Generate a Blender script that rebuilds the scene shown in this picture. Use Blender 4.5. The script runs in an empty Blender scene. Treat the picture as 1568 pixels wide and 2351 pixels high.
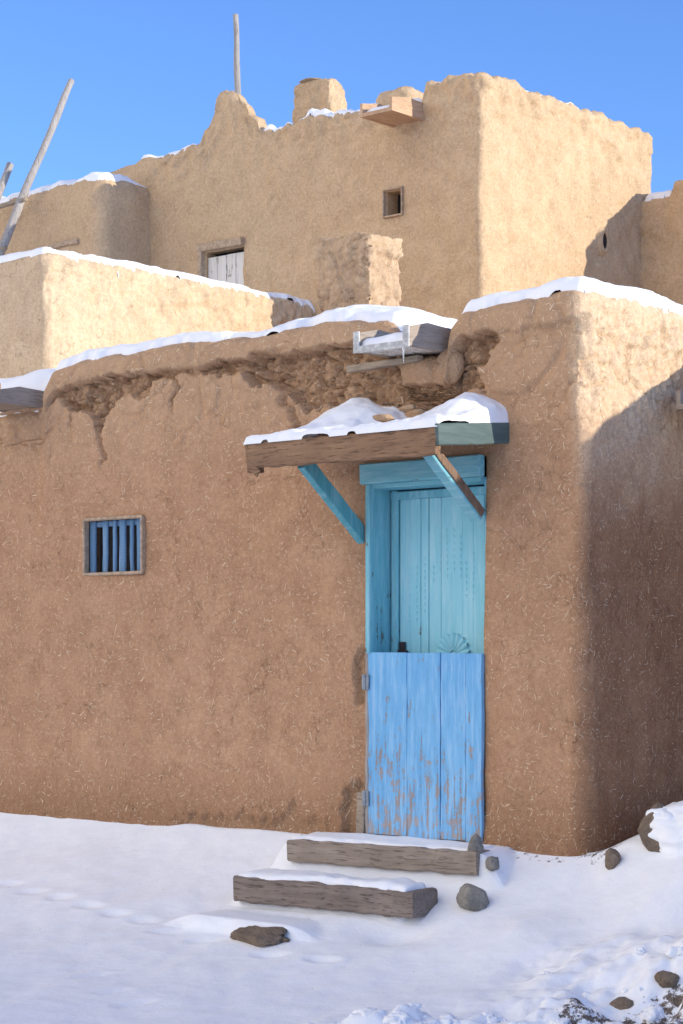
import bpy, math, random, bmesh
import numpy as np
from mathutils import Vector, noise, Matrix
from mathutils.bvhtree import BVHTree
random.seed(7)
sc=bpy.context.scene
# ------------------------------------------------------------------ survey frame
# x runs along the facade (0 = street corner), y into the building, z up (0 = foot of wall)
CAM=(6.28,-9.37,1.13)
def PY(u,v,y):
    a=(u-784)/4600.; Y=(y+9.37)/(0.757+0.6534*a)
    return 6.28+Y*(-0.6534+0.757*a), 1.13+(1500-v)/4600.*Y
def PX(u,v,x):
    a=(u-784)/4600.; Y=(x-6.28)/(-0.6534+0.757*a)
    return -9.37+Y*(0.757+0.6534*a), 1.13+(1500-v)/4600.*Y
def nz(x,y,z,s=1.0,o=0.0): return noise.noise(Vector((x*s+o,y*s+o*.7,z*s-o)))
def fr(x,y,z,s=1.0,o=0.0,oc=4): return noise.fractal(Vector((x*s+o,y*s+o*.7,z*s-o)),0.8,2.1,oc)
def sm(t):
    t=max(0.,min(1.,t)); return t*t*(3-2*t)
def ga(t,w): return math.exp(-(t/w)**2)
def chunk(x,y,z,s,o=0.):
    # broken mud clumps: every cell has its own depth, with crevices between (0 .. 1, 1 = deep)
    w=.35*nz(x,y,z,s*.8,o+9)
    v=Vector((x*s+w,y*s+w,z*s*1.35+w+o)); dd,pp=noise.voronoi(v)
    r=noise.noise(pp[0]*3.7+Vector((o,1.3,4.1)))*.9+.5
    e=sm((dd[1]-dd[0])/.10)
    return max(0.,min(1.2,r))*e+(1-e)*1.15
# ------------------------------------------------------------------ node helper
class G:
    def __init__(s,name):
        s.m=bpy.data.materials.new(name); s.m.use_nodes=True; s.t=s.m.node_tree; s.t.nodes.clear()
        s.out=s.n('ShaderNodeOutputMaterial'); s.b=s.n('ShaderNodeBsdfPrincipled')
        s.t.links.new(s.b.outputs[0],s.out.inputs[0])
        s.pos=s.n('ShaderNodeTexCoord').outputs['Object']
    def n(s,t,**k):
        x=s.t.nodes.new(t)
        for a,b in k.items(): setattr(x,a,b)
        return x
    def L(s,a,i):
        if isinstance(a,(int,float)): i.default_value=a
        elif isinstance(a,(tuple,list)):
            i.default_value=tuple(a) if len(a)==len(i.default_value) else tuple(a)+(1,)
        else: s.t.links.new(a,i)
    def math(s,op,a,b=0.,c=0.,clamp=False):
        x=s.n('ShaderNodeMath',operation=op,use_clamp=clamp); s.L(a,x.inputs[0]); s.L(b,x.inputs[1]); s.L(c,x.inputs[2]); return x.outputs[0]
    def vm(s,op,a,b):
        x=s.n('ShaderNodeVectorMath',operation=op); s.L(a,x.inputs[0]); s.L(b,x.inputs[1]); return x.outputs[0]
    def noise(s,v,scale,detail=4,rough=.55):
        x=s.n('ShaderNodeTexNoise'); s.L(v,x.inputs['Vector']); x.inputs['Scale'].default_value=scale
        x.inputs['Detail'].default_value=detail; x.inputs['Roughness'].default_value=rough; return x
    def ramp(s,f,a,b,lo=0.,hi=1.):
        x=s.n('ShaderNodeMapRange',clamp=True); s.L(f,x.inputs[0]); x.inputs[1].default_value=a; x.inputs[2].default_value=b
        x.inputs[3].default_value=lo; x.inputs[4].default_value=hi; return x.outputs[0]
    def mix(s,f,a,b,mode='MIX'):
        x=s.n('ShaderNodeMix',data_type='RGBA',blend_type=mode); s.L(f,x.inputs[0]); s.L(a,x.inputs[6]); s.L(b,x.inputs[7]); return x.outputs[2]
    def sep(s,v):
        x=s.n('ShaderNodeSeparateXYZ'); s.L(v,x.inputs[0]); return x.outputs
    def comb(s,a,b,c):
        x=s.n('ShaderNodeCombineXYZ'); s.L(a,x.inputs[0]); s.L(b,x.inputs[1]); s.L(c,x.inputs[2]); return x.outputs[0]
    def fin(s,col,rough=.9,h=None,strength=.5,dist=.01,spec=.15):
        s.L(col,s.b.inputs['Base Color']); s.L(rough,s.b.inputs['Roughness']); s.b.inputs['Specular IOR Level'].default_value=spec
        if h is not None:
            x=s.n('ShaderNodeBump'); x.inputs['Strength'].default_value=strength; x.inputs['Distance'].default_value=dist
            s.L(h,x.inputs['Height']); s.t.links.new(x.outputs[0],s.b.inputs['Normal'])
        return s.m

def adobe(name,A,B,D,straw=.65,crack=1.,damp_and_light=False,ero=(.40,.24,.14)):
    g=G(name); X=g.sep(g.pos); P2=g.comb(g.math('ADD',X[0],X[1]),X[2],0.)
    big=g.noise(g.pos,.9,3).outputs[0]; mid=g.noise(g.pos,5,4,.6).outputs[0]; fine=g.noise(g.pos,38,4,.7).outputs[0]; grit=g.noise(g.pos,170,2,.6).outputs[0]
    col=g.mix(g.ramp(big,.35,.65),A,B)
    col=g.mix(g.ramp(mid,.38,.70,0,.75),col,D)
    er=g.n('ShaderNodeAttribute',attribute_name='eroded').outputs['Fac']
    col=g.mix(g.math('MULTIPLY',er,.8),col,ero)
    col=g.mix(g.ramp(fine,.42,.68,0,.6),col,g.mix(1.,col,(.68,.65,.62),'MULTIPLY'))
    col=g.mix(g.ramp(grit,.55,.75,0,.5),col,g.mix(1.,col,(1.35,1.33,1.3),'MULTIPLY'))
    col=g.mix(g.ramp(grit,.45,.28,0,.55),col,g.mix(1.,col,(.6,.58,.55),'MULTIPLY'))
    st=None; P3=g.vm('ADD',P2,g.vm('MULTIPLY',g.noise(P2,4,2).outputs['Color'],(.10,.10,0.)))
    for sc_,ln,wd,o,th in ((19,.46,.050,3.1,.42),(30,.44,.066,11.7,.40),(48,.42,.095,37.9,.40)):
        v=g.vm('ADD',g.vm('MULTIPLY',P3,(sc_,sc_,1.)),(o,o*1.7,0.))
        vo=g.n('ShaderNodeTexVoronoi',voronoi_dimensions='2D',feature='F1'); vo.inputs['Scale'].default_value=1.; g.L(v,vo.inputs['Vector'])
        d=g.vm('SUBTRACT',v,vo.outputs['Position']); d=g.vm('MULTIPLY',d,(1.,1.,0.))
        cs=g.sep(vo.outputs['Color'])
        r=g.n('ShaderNodeVectorRotate',rotation_type='Z_AXIS'); g.L(d,r.inputs['Vector']); g.L(g.math('MULTIPLY',cs[0],6.283),r.inputs['Angle'])
        rr=g.sep(r.outputs[0])
        m=g.math('MULTIPLY',g.math('LESS_THAN',g.math('ABSOLUTE',rr[0]),g.math('MULTIPLY',cs[2],wd)),g.math('LESS_THAN',g.math('ABSOLUTE',rr[1]),g.math('MULTIPLY',cs[2],ln)))
        m=g.math('MULTIPLY',m,g.ramp(cs[1],th,1,0.,1.))
        st=m if st is None else g.math('MAXIMUM',st,m)
    st=g.math('MULTIPLY',st,g.ramp(mid,.36,.56,.35,1.))
    dist=g.noise(P2,8,4,.75).outputs['Color']
    cv=g.vm('ADD',P2,g.vm('MULTIPLY',dist,(.17,.17,0.)))
    cr=None
    for s_,w,o,lo in ((2.2,.009,0,.50),(6.,.017,5.,.50),(13.,.036,8.,.50)):
        vo=g.n('ShaderNodeTexVoronoi',voronoi_dimensions='2D',feature='DISTANCE_TO_EDGE'); vo.inputs['Scale'].default_value=s_; g.L(g.vm('ADD',cv,(o,o,0.)),vo.inputs['Vector'])
        m=g.ramp(vo.outputs[0],w,w*.1,0,1); k=g.noise(g.vm('ADD',P2,(o+2.,3.,0.)),2.6,4,.7).outputs[0]
        m=g.math('MULTIPLY',m,g.ramp(k,lo,lo+.14)); cr=m if cr is None else g.math('MAXIMUM',cr,m)
    cr=g.math('MULTIPLY',cr,.62*crack)
    if damp_and_light:
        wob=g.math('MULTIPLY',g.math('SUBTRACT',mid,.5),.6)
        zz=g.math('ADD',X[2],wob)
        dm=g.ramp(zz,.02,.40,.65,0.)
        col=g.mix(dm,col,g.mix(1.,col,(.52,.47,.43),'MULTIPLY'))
        # shade painted into the lane side low down, sunlight under the parapet
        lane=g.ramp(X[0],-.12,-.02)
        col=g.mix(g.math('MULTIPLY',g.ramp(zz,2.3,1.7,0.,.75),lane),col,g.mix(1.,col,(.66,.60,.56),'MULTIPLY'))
        up=g.ramp(zz,2.3,3.0,0.,.5)
        col=g.mix(g.math('MULTIPLY',up,g.math('SUBTRACT',1.,er)),col,(.56,.385,.235))
        lane_lit=g.math('MULTIPLY',g.ramp(zz,1.9,2.6,0.,.85),lane)  # painted sunlight: paler colour towards the top of the lane side
        col=g.mix(lane_lit,col,g.mix(g.ramp(fine,.38,.62),(.76,.58,.39),(.60,.43,.28)))
    col=g.mix(cr,col,g.mix(1.,col,(.35,.3,.27),'MULTIPLY'))
    col=g.mix(g.math('MULTIPLY',st,straw),col,(.92,.78,.58))
    h=g.math('ADD',g.math('MULTIPLY',fine,1.1),g.math('MULTIPLY',grit,.28)); h=g.math('SUBTRACT',h,g.math('MULTIPLY',cr,.45))
    return g.fin(col,.95,h,.75,.013,.08)

def wood(name,axis,A,B,C=None,scale=1.,dk=.75):
    g=G(name); k=[28.,28.,28.]; k['xyz'.index(axis)]=2.2
    v=g.vm('MULTIPLY',g.pos,tuple(k)); n1=g.noise(v,1.*scale,5,.65).outputs[0]; n2=g.noise(v,3.5*scale,3,.6).outputs[0]; n3=g.noise(g.pos,4,4).outputs[0]
    col=g.mix(g.ramp(n1,.3,.7),A,B); col=g.mix(g.ramp(n2,.54,.66,0,dk),col,C or tuple(c*.3 for c in A)); col=g.mix(g.ramp(n3,.4,.7,0,.35),col,tuple(c*.6 for c in A))
    return g.fin(col,.85,g.math('ADD',n1,g.math('MULTIPLY',n2,.6)),.8,.009,.2)
def paint(name,P,P2,W,lo,hi,z0,z1,axis='z',dirt=.35,light=.6):
    g=G(name); X=g.sep(g.pos); k=[30.,30.,30.]; k['xyz'.index(axis)]=3.
    v=g.vm('MULTIPLY',g.pos,tuple(k)); n1=g.noise(v,1.,6,.75).outputs[0]; n2=g.noise(g.pos,13,6,.7).outputs[0]; n3=g.noise(v,.35,4,.6).outputs[0]
    zz=g.ramp(X[2],z0,z1,lo,hi)     # wear threshold rises with height
    w=g.math('ADD',g.math('MULTIPLY',n1,.60),g.math('MULTIPLY',n2,.40))
    wm=g.ramp(g.math('SUBTRACT',w,zz),0.,.022)
    col=g.mix(g.ramp(n3,.35,.65),P,P2)
    col=g.mix(g.ramp(n1,.48,.66,0,dirt),col,g.mix(1.,col,(.60,.65,.70),'MULTIPLY'))
    lt=g.ramp(n1,.50,.36,0,light); col=g.mix(lt,col,g.mix(.35,col,(.78,.85,.90)))
    wc=g.mix(g.ramp(n1,.4,.6),W,tuple(c*.62 for c in W)); col=g.mix(wm,col,wc)
    return g.fin(col,.75,g.math('SUBTRACT',g.math('MULTIPLY',n1,.8),g.math('MULTIPLY',wm,.35)),.6,.005,.15)

M_front=adobe('adobe_plaster',(.515,.305,.178),(.575,.35,.21),(.41,.23,.132),straw=.75,damp_and_light=True,ero=(.47,.305,.185))
M_up=adobe('adobe_plaster_pale',(.63,.45,.28),(.69,.505,.32),(.53,.37,.225),straw=.6,crack=.5)
M_mid=adobe('adobe_plaster_tan',(.68,.51,.335),(.74,.565,.38),(.57,.41,.26),straw=.35,crack=1.)
M_crumb=adobe('adobe_crumbling',(.60,.425,.27),(.70,.52,.34),(.45,.30,.19),straw=.3,crack=1.)
W_fasc=wood('weathered_brown_beam','x',(.22,.13,.078),(.36,.22,.13))
W_step=wood('weathered_step_timber','x',(.28,.22,.17),(.40,.33,.27))
W_step2=wood('dark_step_timber','x',(.19,.15,.125),(.31,.25,.21))
W_grey=wood('silvered_pole_wood','z',(.33,.30,.28),(.44,.41,.385),dk=.5)
W_greyy=wood('silvered_board_wood','y',(.34,.275,.215),(.46,.385,.315),dk=.4)
W_greyx=wood('silvered_board_wood_long','x',(.32,.25,.18),(.44,.36,.28),dk=.5)
W_orange=wood('new_tan_board','y',(.52,.34,.21),(.66,.45,.30),(.36,.22,.13))
W_white=paint('old_white_paint',(.70,.66,.60),(.76,.73,.67),(.45,.36,.28),.50,.58,0,6)
W_sidebrown=wood('brace_bare_wood','z',(.20,.125,.085),(.30,.2,.14))
P_teal=paint('teal_door_paint',(.28,.63,.72),(.34,.70,.78),(.36,.24,.16),.62,.68,1.1,2.2,dirt=.15)
P_frame=paint('teal_frame_paint',(.19,.48,.56),(.23,.55,.63),(.26,.17,.12),.58,.62,1.1,2.2)
P_tealx=paint('teal_lintel_paint',(.21,.50,.57),(.25,.57,.63),(.26,.17,.12),.58,.62,1.1,2.2,axis='x')
P_brace=paint('teal_brace_paint',(.11,.35,.41),(.14,.43,.49),(.22,.14,.1),.60,.64,1.,2.4)
P_side=paint('dull_green_paint',(.085,.125,.12),(.115,.155,.145),(.15,.12,.095),.54,.58,1.,2.6,axis='y',light=.1)
P_blue=paint('blue_gate_paint',(.165,.435,.73),(.22,.51,.79),(.50,.45,.44),.47,.60,-.05,.95)
P_bars=paint('blue_slat_paint',(.20,.40,.66),(.25,.46,.72),(.3,.25,.2),.60,.66,0,3)
def flat(name,c,r=.6,metal=0.):
    g=G(name); n=g.noise(g.pos,30,4).outputs[0]; g.b.inputs['Metallic'].default_value=metal
    return g.fin(g.mix(g.ramp(n,.35,.7),c,tuple(x*.6 for x in c)),r,n,.3,.003)
M_dark=flat('dark_interior',(.03,.028,.028)); M_metal=flat('dull_steel',(.32,.36,.40),.5,.4); M_iron=flat('dark_iron',(.06,.05,.05),.6,.3)
M_flash=flat('pale_metal_flashing',(.62,.62,.60),.5)
M_win=flat('window_frame_wood',(.54,.40,.28),.8)
def rockm(name,A,B):
    g=G(name); n=g.noise(g.pos,9,6,.65).outputs[0]; n2=g.noise(g.pos,60,4,.6).outputs[0]
    c=g.mix(g.ramp(n,.35,.65),A,B); c=g.mix(g.ramp(n2,.5,.7,0,.5),c,tuple(x*.5 for x in A)); return g.fin(c,.9,g.math('ADD',n,n2),.8,.02)
M_rock=rockm('grey_stone',(.20,.19,.17),(.34,.32,.28)); M_rockb=rockm('brown_stone',(.17,.13,.10),(.28,.21,.15))
M_clay=rockm('clay_lump',(.46,.30,.18),(.55,.37,.23)); M_cap=rockm('cap_slab',(.40,.30,.21),(.52,.41,.30))
def snowm(name,ground=False):
    g=G(name); n=g.noise(g.pos,9,4,.5).outputs[0]; n2=g.noise(g.pos,90,3,.6).outputs[0]
    c=g.mix(g.ramp(n,.3,.7),(.88,.90,.93),(.92,.935,.955))
    h=g.math('ADD',n,g.math('MULTIPLY',n2,.22))
    if ground:
        a=g.n('ShaderNodeAttribute',attribute_name='dirt').outputs['Fac']
        n3=g.noise(g.pos,22,6,.7).outputs[0]
        k=g.ramp(g.math('SUBTRACT',g.math('ADD',a,g.math('MULTIPLY',g.math('SUBTRACT',n3,.5),1.3)),.5),0.,.10)
        d=g.mix(g.ramp(n2,.4,.6),(.085,.065,.055),(.20,.16,.13)); c=g.mix(k,c,d)
        vo=g.n('ShaderNodeTexVoronoi',feature='F1'); vo.inputs['Scale'].default_value=9.; g.L(g.pos,vo.inputs['Vector'])
        sp=g.math('MULTIPLY',g.math('LESS_THAN',vo.outputs['Distance'],.035),g.math('GREATER_THAN',g.sep(vo.outputs['Color'])[0],.72))
        c=g.mix(g.math('MULTIPLY',sp,.75),c,(.12,.09,.08))
        h=g.math('ADD',h,g.math('MULTIPLY',g.noise(g.pos,3.5,3,.5).outputs[0],1.6))
    return g.fin(c,.65,h,.45,.02,.25)
M_snow=snowm('snow'); M_gsnow=snowm('ground_snow',True)
g=G('icicle_ice'); M_ice=g.fin((.8,.87,.92),.1,None); g.b.inputs['Transmission Weight'].default_value=.8
# ------------------------------------------------------------------ object helpers
def link(o): sc.collection.objects.link(o); return o
def mesh(name,V,F,mat,parent=None,smooth=True,label=None):
    me=bpy.data.meshes.new(name); me.from_pydata([tuple(v) for v in V],[],F); me.update()
    me.polygons.foreach_set('use_smooth',[smooth]*len(me.polygons))
    for m in (mat if isinstance(mat,(list,tuple)) else [mat]): me.materials.append(m)
    o=link(bpy.data.objects.new(name,me))
    if parent: par(o,parent)
    if label: o['label']=label
    return o
def par(o,p):
    # every empty's own location equals its world position, children are modelled in world metres
    o.parent=p; o.matrix_parent_inverse=Matrix.Translation(-p.location)
def thing(name,loc,label,cat,group=None):
    o=link(bpy.data.objects.new(name,None)); o.location=loc; o.empty_display_size=.2
    o['label']=label; o['category']=cat
    if group: o['group']=group
    return o
def part(name,loc,label,parent):
    o=link(bpy.data.objects.new(name,None)); o.location=loc; o.empty_display_size=.2; o['label']=label; par(o,parent); return o
def tag(o,label,cat,group=None):
    o['label']=label; o['category']=cat
    if group: o['group']=group
    return o
def fix(o):
    bm=bmesh.new(); bm.from_mesh(o.data); bmesh.ops.recalc_face_normals(bm,faces=bm.faces); bm.to_mesh(o.data); bm.free(); return o
class MB:
    def __init__(s): s.V=[]; s.F=[]
    def beam(s,p0,p1,w,h,up=(0,0,1),seg=None,bev=.006,jit=.002,seed=0.,taper=1.):
        p0=Vector(p0); p1=Vector(p1); d=(p1-p0); Ln=d.length; d.normalize(); up=Vector(up); sd=d.cross(up)
        if sd.length<1e-4: sd=d.cross(Vector((0,1,0)))
        sd.normalize(); up=sd.cross(d).normalized(); seg=seg or max(2,int(Ln/.06)); b=min(bev,w*.3,h*.3)
        prof=[(-w/2+b,-h/2),(w/2-b,-h/2),(w/2,-h/2+b),(w/2,h/2-b),(w/2-b,h/2),(-w/2+b,h/2),(-w/2,h/2-b),(-w/2,-h/2+b)]
        base=len(s.V)
        for i in range(seg+1):
            t=i/seg; k=1+(taper-1)*t
            if i in(0,seg): k*=.985
            for a,c in prof:
                q=p0+d*(Ln*t)+sd*a*k+up*c*k
                q=q+Vector((nz(*q,9,seed+1),nz(*q,9,seed+5),nz(*q,9,seed+9)))*jit
                s.V.append(q)
            if i:
                for j in range(8):
                    a=base+(i-1)*8+j; b2=base+(i-1)*8+(j+1)%8; s.F.append((a,b2,b2+8,a+8))
        s.F.append(tuple(base+j for j in range(7,-1,-1))); s.F.append(tuple(base+seg*8+j for j in range(8)))
        return s
    def pole(s,p0,p1,r0,r1,seed=0.,n=10,wob=.02):
        p0=Vector(p0); p1=Vector(p1); d=p1-p0; Ln=d.length; d.normalize(); sd=d.cross(Vector((.3,.9,.1))).normalized(); up=sd.cross(d)
        seg=max(3,int(Ln/.09)); base=len(s.V)
        for i in range(seg+1):
            t=i/seg; r=r0+(r1-r0)*t; c=p0+d*Ln*t; c=c+sd*wob*nz(t*Ln,seed,0,1.3)+up*wob*nz(t*Ln,0,seed,1.3,4)
            for j in range(n):
                a=2*math.pi*j/n; k=r*(1+.16*nz(math.cos(a),math.sin(a),t*Ln*3,1.2,seed)); s.V.append(c+(sd*math.cos(a)+up*math.sin(a))*k)
            if i:
                for j in range(n):
                    a=base+(i-1)*n+j; b2=base+(i-1)*n+(j+1)%n; s.F.append((a,b2,b2+n,a+n))
        s.F.append(tuple(base+j for j in range(n-1,-1,-1))); s.F.append(tuple(base+seg*n+j for j in range(n)))
        return s
    def box(s,x0,x1,y0,y1,z0,z1):
        b=len(s.V); s.V+= [Vector(p) for p in((x0,y0,z0),(x1,y0,z0),(x1,y1,z0),(x0,y1,z0),(x0,y0,z1),(x1,y0,z1),(x1,y1,z1),(x0,y1,z1))]
        s.F+=[tuple(b+i for i in f) for f in((0,3,2,1),(4,5,6,7),(0,1,5,4),(1,2,6,5),(2,3,7,6),(3,0,4,7))]; return s
    def make(s,name,mat,parent=None,smooth=False,label=None): return mesh(name,s.V,s.F,mat,parent,smooth,label)

def coords(spans,snaps=()):
    out=[]
    for a,b,st in spans:
        n=max(1,int(round((b-a)/st))); out+= [a+(b-a)*i/n for i in range(n)]
    out.append(spans[-1][1]); out=np.array(out)
    for s in snaps: out[np.argmin(abs(out-s))]=s
    return out
def adobe_box(name,xs,ys,zs,r,mat,parent,openings=(),deform=None,amp=1.,label=None,attr=None):
    nx,ny,nzz=len(xs),len(ys),len(zs); idx={}; V=[]; Nn=[]; F=[]; E=[]
    lo=(xs[0]+r,ys[0]+r,zs[0]-1); hi=(xs[-1]-r,ys[-1]-r,zs[-1]-r)
    def add(i,j,k):
        key=(i,j,k)
        if key in idx: return idx[key]
        p=Vector((xs[i],ys[j],zs[k])); q=Vector(tuple(min(max(p[c],lo[c]),hi[c]) for c in range(3)))
        n=(p-q)
        n=n.normalized() if n.length>1e-6 else Vector((0,0,1))
        idx[key]=len(V); V.append(q+n*r); Nn.append(n); return idx[key]
    def inop(xc,zc): return any(o[0]<xc<o[1] and o[2]<zc<o[3] for o in openings)
    for i in range(nx-1):
        for k in range(nzz-1):
            if not inop((xs[i]+xs[i+1])/2,(zs[k]+zs[k+1])/2):
                F.append((add(i,0,k),add(i+1,0,k),add(i+1,0,k+1),add(i,0,k+1)))
            F.append((add(i,ny-1,k),add(i,ny-1,k+1),add(i+1,ny-1,k+1),add(i+1,ny-1,k)))
        for j in range(ny-1): F.append((add(i,j,nzz-1),add(i+1,j,nzz-1),add(i+1,j+1,nzz-1),add(i,j+1,nzz-1)))
    for j in range(ny-1):
        for k in range(nzz-1):
            F.append((add(0,j,k),add(0,j,k+1),add(0,j+1,k+1),add(0,j+1,k)))
            F.append((add(nx-1,j,k),add(nx-1,j+1,k),add(nx-1,j+1,k+1),add(nx-1,j,k+1)))
    for q in range(len(V)):
        p=V[q]; n=Nn[q]
        d=.030*nz(*p,.9,2)+.013*nz(*p,2.7,5)+.006*nz(*p,8,9)+.0022*nz(*p,24,3)
        V[q]=p+n*d*amp; e=0.
        if deform:
            V[q]=deform(V[q],n,p)
            if attr is not None: e=attr.get('v',0.); attr['v']=0.
        E.append(e)
    for (a,b,c,d_,dep) in openings:
        ia,ib=int(np.argmin(abs(xs-a))),int(np.argmin(abs(xs-b))); kc,kd=int(np.argmin(abs(zs-c))),int(np.argmin(abs(zs-d_)))
        ring=[(i,kc) for i in range(ia,ib)]+[(ib,k) for k in range(kc,kd)]+[(i,kd) for i in range(ib,ia,-1)]+[(ia,k) for k in range(kd,kc,-1)]
        prev=[idx.get((i,0,k)) for i,k in ring]
        for mm in range(1,5):
            cur=[]
            for (i,k) in ring:
                s=V[idx[(i,0,k)]]; cur.append(len(V)); t=mm/4; V.append(Vector((xs[i]*t+s.x*(1-t),s.y*(1-t)+(ys[0]+dep)*t,zs[k]*t+s.z*(1-t)))); E.append(0.)
            R=len(ring)
            for q in range(R): F.append((prev[q],cur[q],cur[(q+1)%R],prev[(q+1)%R]))
            prev=cur
    o=mesh(name,V,F,mat,parent,True,label); fix(o)
    if attr is not None:
        at=o.data.attributes.new('eroded','FLOAT','POINT'); at.data.foreach_set('value',E)
    return o
def bvh(*os_):
    V=[];F=[]
    for o in os_:
        b=len(V); V+=[v.co.copy() for v in o.data.vertices]; F+=[tuple(b+i for i in p.vertices) for p in o.data.polygons]
    return BVHTree.FromPolygons(V,F)
def snow_cap(bv,x0,x1,y0,y1,T,res=.025,R=.07,ztop=9.,zmin=0.,edges=(1,1,1,1),en=.03,label='',seed=0.,wig=.01,zmax=99,nmin=.45,skirt=.02):
    nx=int((x1-x0)/res)+1; ny=int((y1-y0)/res)+1; V=[]; id_={}; F=[]; neg=set(); Hh={}
    D=np.full((nx,ny),9.)
    for i in range(nx):
        for j in range(ny):
            x=x0+i*res; y=y0+j*res; h=bv.ray_cast(Vector((x,y,ztop)),Vector((0,0,-1)))
            if h[0] is None or h[0].z<zmin or h[0].z>zmax or abs(h[1].z)<nmin: D[i,j]=0.
            else: Hh[(i,j)]=h[0].z
    # distance to the nearest bare cell, so the blanket always tapers down before it stops
    r2=res*1.414
    for i in range(nx):
        for j in range(ny):
            for a,b,c in((-1,0,res),(0,-1,res),(-1,-1,r2),(-1,1,r2)):
                if 0<=i+a<nx and 0<=j+b<ny: D[i,j]=min(D[i,j],D[i+a,j+b]+c)
    for i in range(nx-1,-1,-1):
        for j in range(ny-1,-1,-1):
            for a,b,c in((1,0,res),(0,1,res),(1,1,r2),(1,-1,r2)):
                if 0<=i+a<nx and 0<=j+b<ny: D[i,j]=min(D[i,j],D[i+a,j+b]+c)
    for (i,j),hz in Hh.items():
        x=x0+i*res; y=y0+j*res
        d=min([e for e,k in ((x-x0,edges[0]),(x1-x,edges[1]),(y-y0,edges[2]),(y1-y,edges[3])) if k]+[9.])
        d+=en*(nz(x,y,seed,3.1,7)+.6*nz(x,y,seed,9,7))-en*.3
        d=min(d,float(D[i,j])-res*1.01)
        th=T(x,y) if callable(T) else T
        t=th*math.sqrt(max(0.,1-(1-min(max(d,0.)/R,1.))**2))
        t=t+wig*nz(x,y,0,4.,seed+3)*min(1,max(t,0)/.03)+wig*.4*nz(x,y,0,13.,seed+3)*min(1,max(t,0)/.03)
        if d<=0 or th<=0: t=-.010; neg.add((i,j))
        id_[(i,j)]=len(V); V.append((x,y,hz+t))
    for i in range(nx-1):
        for j in range(ny-1):
            k=[(i,j),(i+1,j),(i+1,j+1),(i,j+1)]
            if all(q in id_ for q in k) and not all(q in neg for q in k): F.append(tuple(id_[q] for q in k))
    ec={}
    for f in F:
        for a in range(4):
            e=(f[a],f[(a+1)%4]); kk=tuple(sorted(e)); ec.setdefault(kk,[]).append(e)
    low={}
    for kk,l in list(ec.items()):
        if len(l)==1:
            a,b=l[0]
            for q in(a,b):
                if q not in low: low[q]=len(V); V.append((V[q][0],V[q][1],V[q][2]-skirt))
            F.append((b,a,low[a],low[b]))
    o=mesh('snow',V,F,M_snow); o['kind']='stuff'; tag(o,label,'snow'); return o

# ================================================================== FRONT HOUSE
GH='adobe houses of the pueblo'
H=thing('adobe_house',(0,0,0),'brown adobe house with blue door and snowy crumbling parapet','house',GH)
dx0,dx1=-1.60,-0.728
wx0,wx1,wz0,wz1=-4.16,-3.57,1.68,2.055
xs=coords([(-7.2,-5.3,.12),(-5.3,0,.014)],(dx0,dx1,wx0,wx1)); ys=coords([(0,1.3,.015),(1.3,5.2,.2)]); zs=coords([(-.4,2.25,.025),(2.25,3.18,.012)],(.0,2.285,wz0,wz1))
prof=[(-9,2.90),(-4.66,2.90),(-4.58,3.05),(-4.50,3.15),(-4.2,3.19),(-2.6,3.18),(-1.9,3.20),(-1.42,3.16),(-1.33,3.06),(-1.30,2.90),(-.96,2.90),(-.93,3.07),(-.86,3.14),(-.5,3.15),(0.1,3.2)]
px=[a for a,b in prof]; pz=[b for a,b in prof]
AT={'v':0.}
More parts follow.
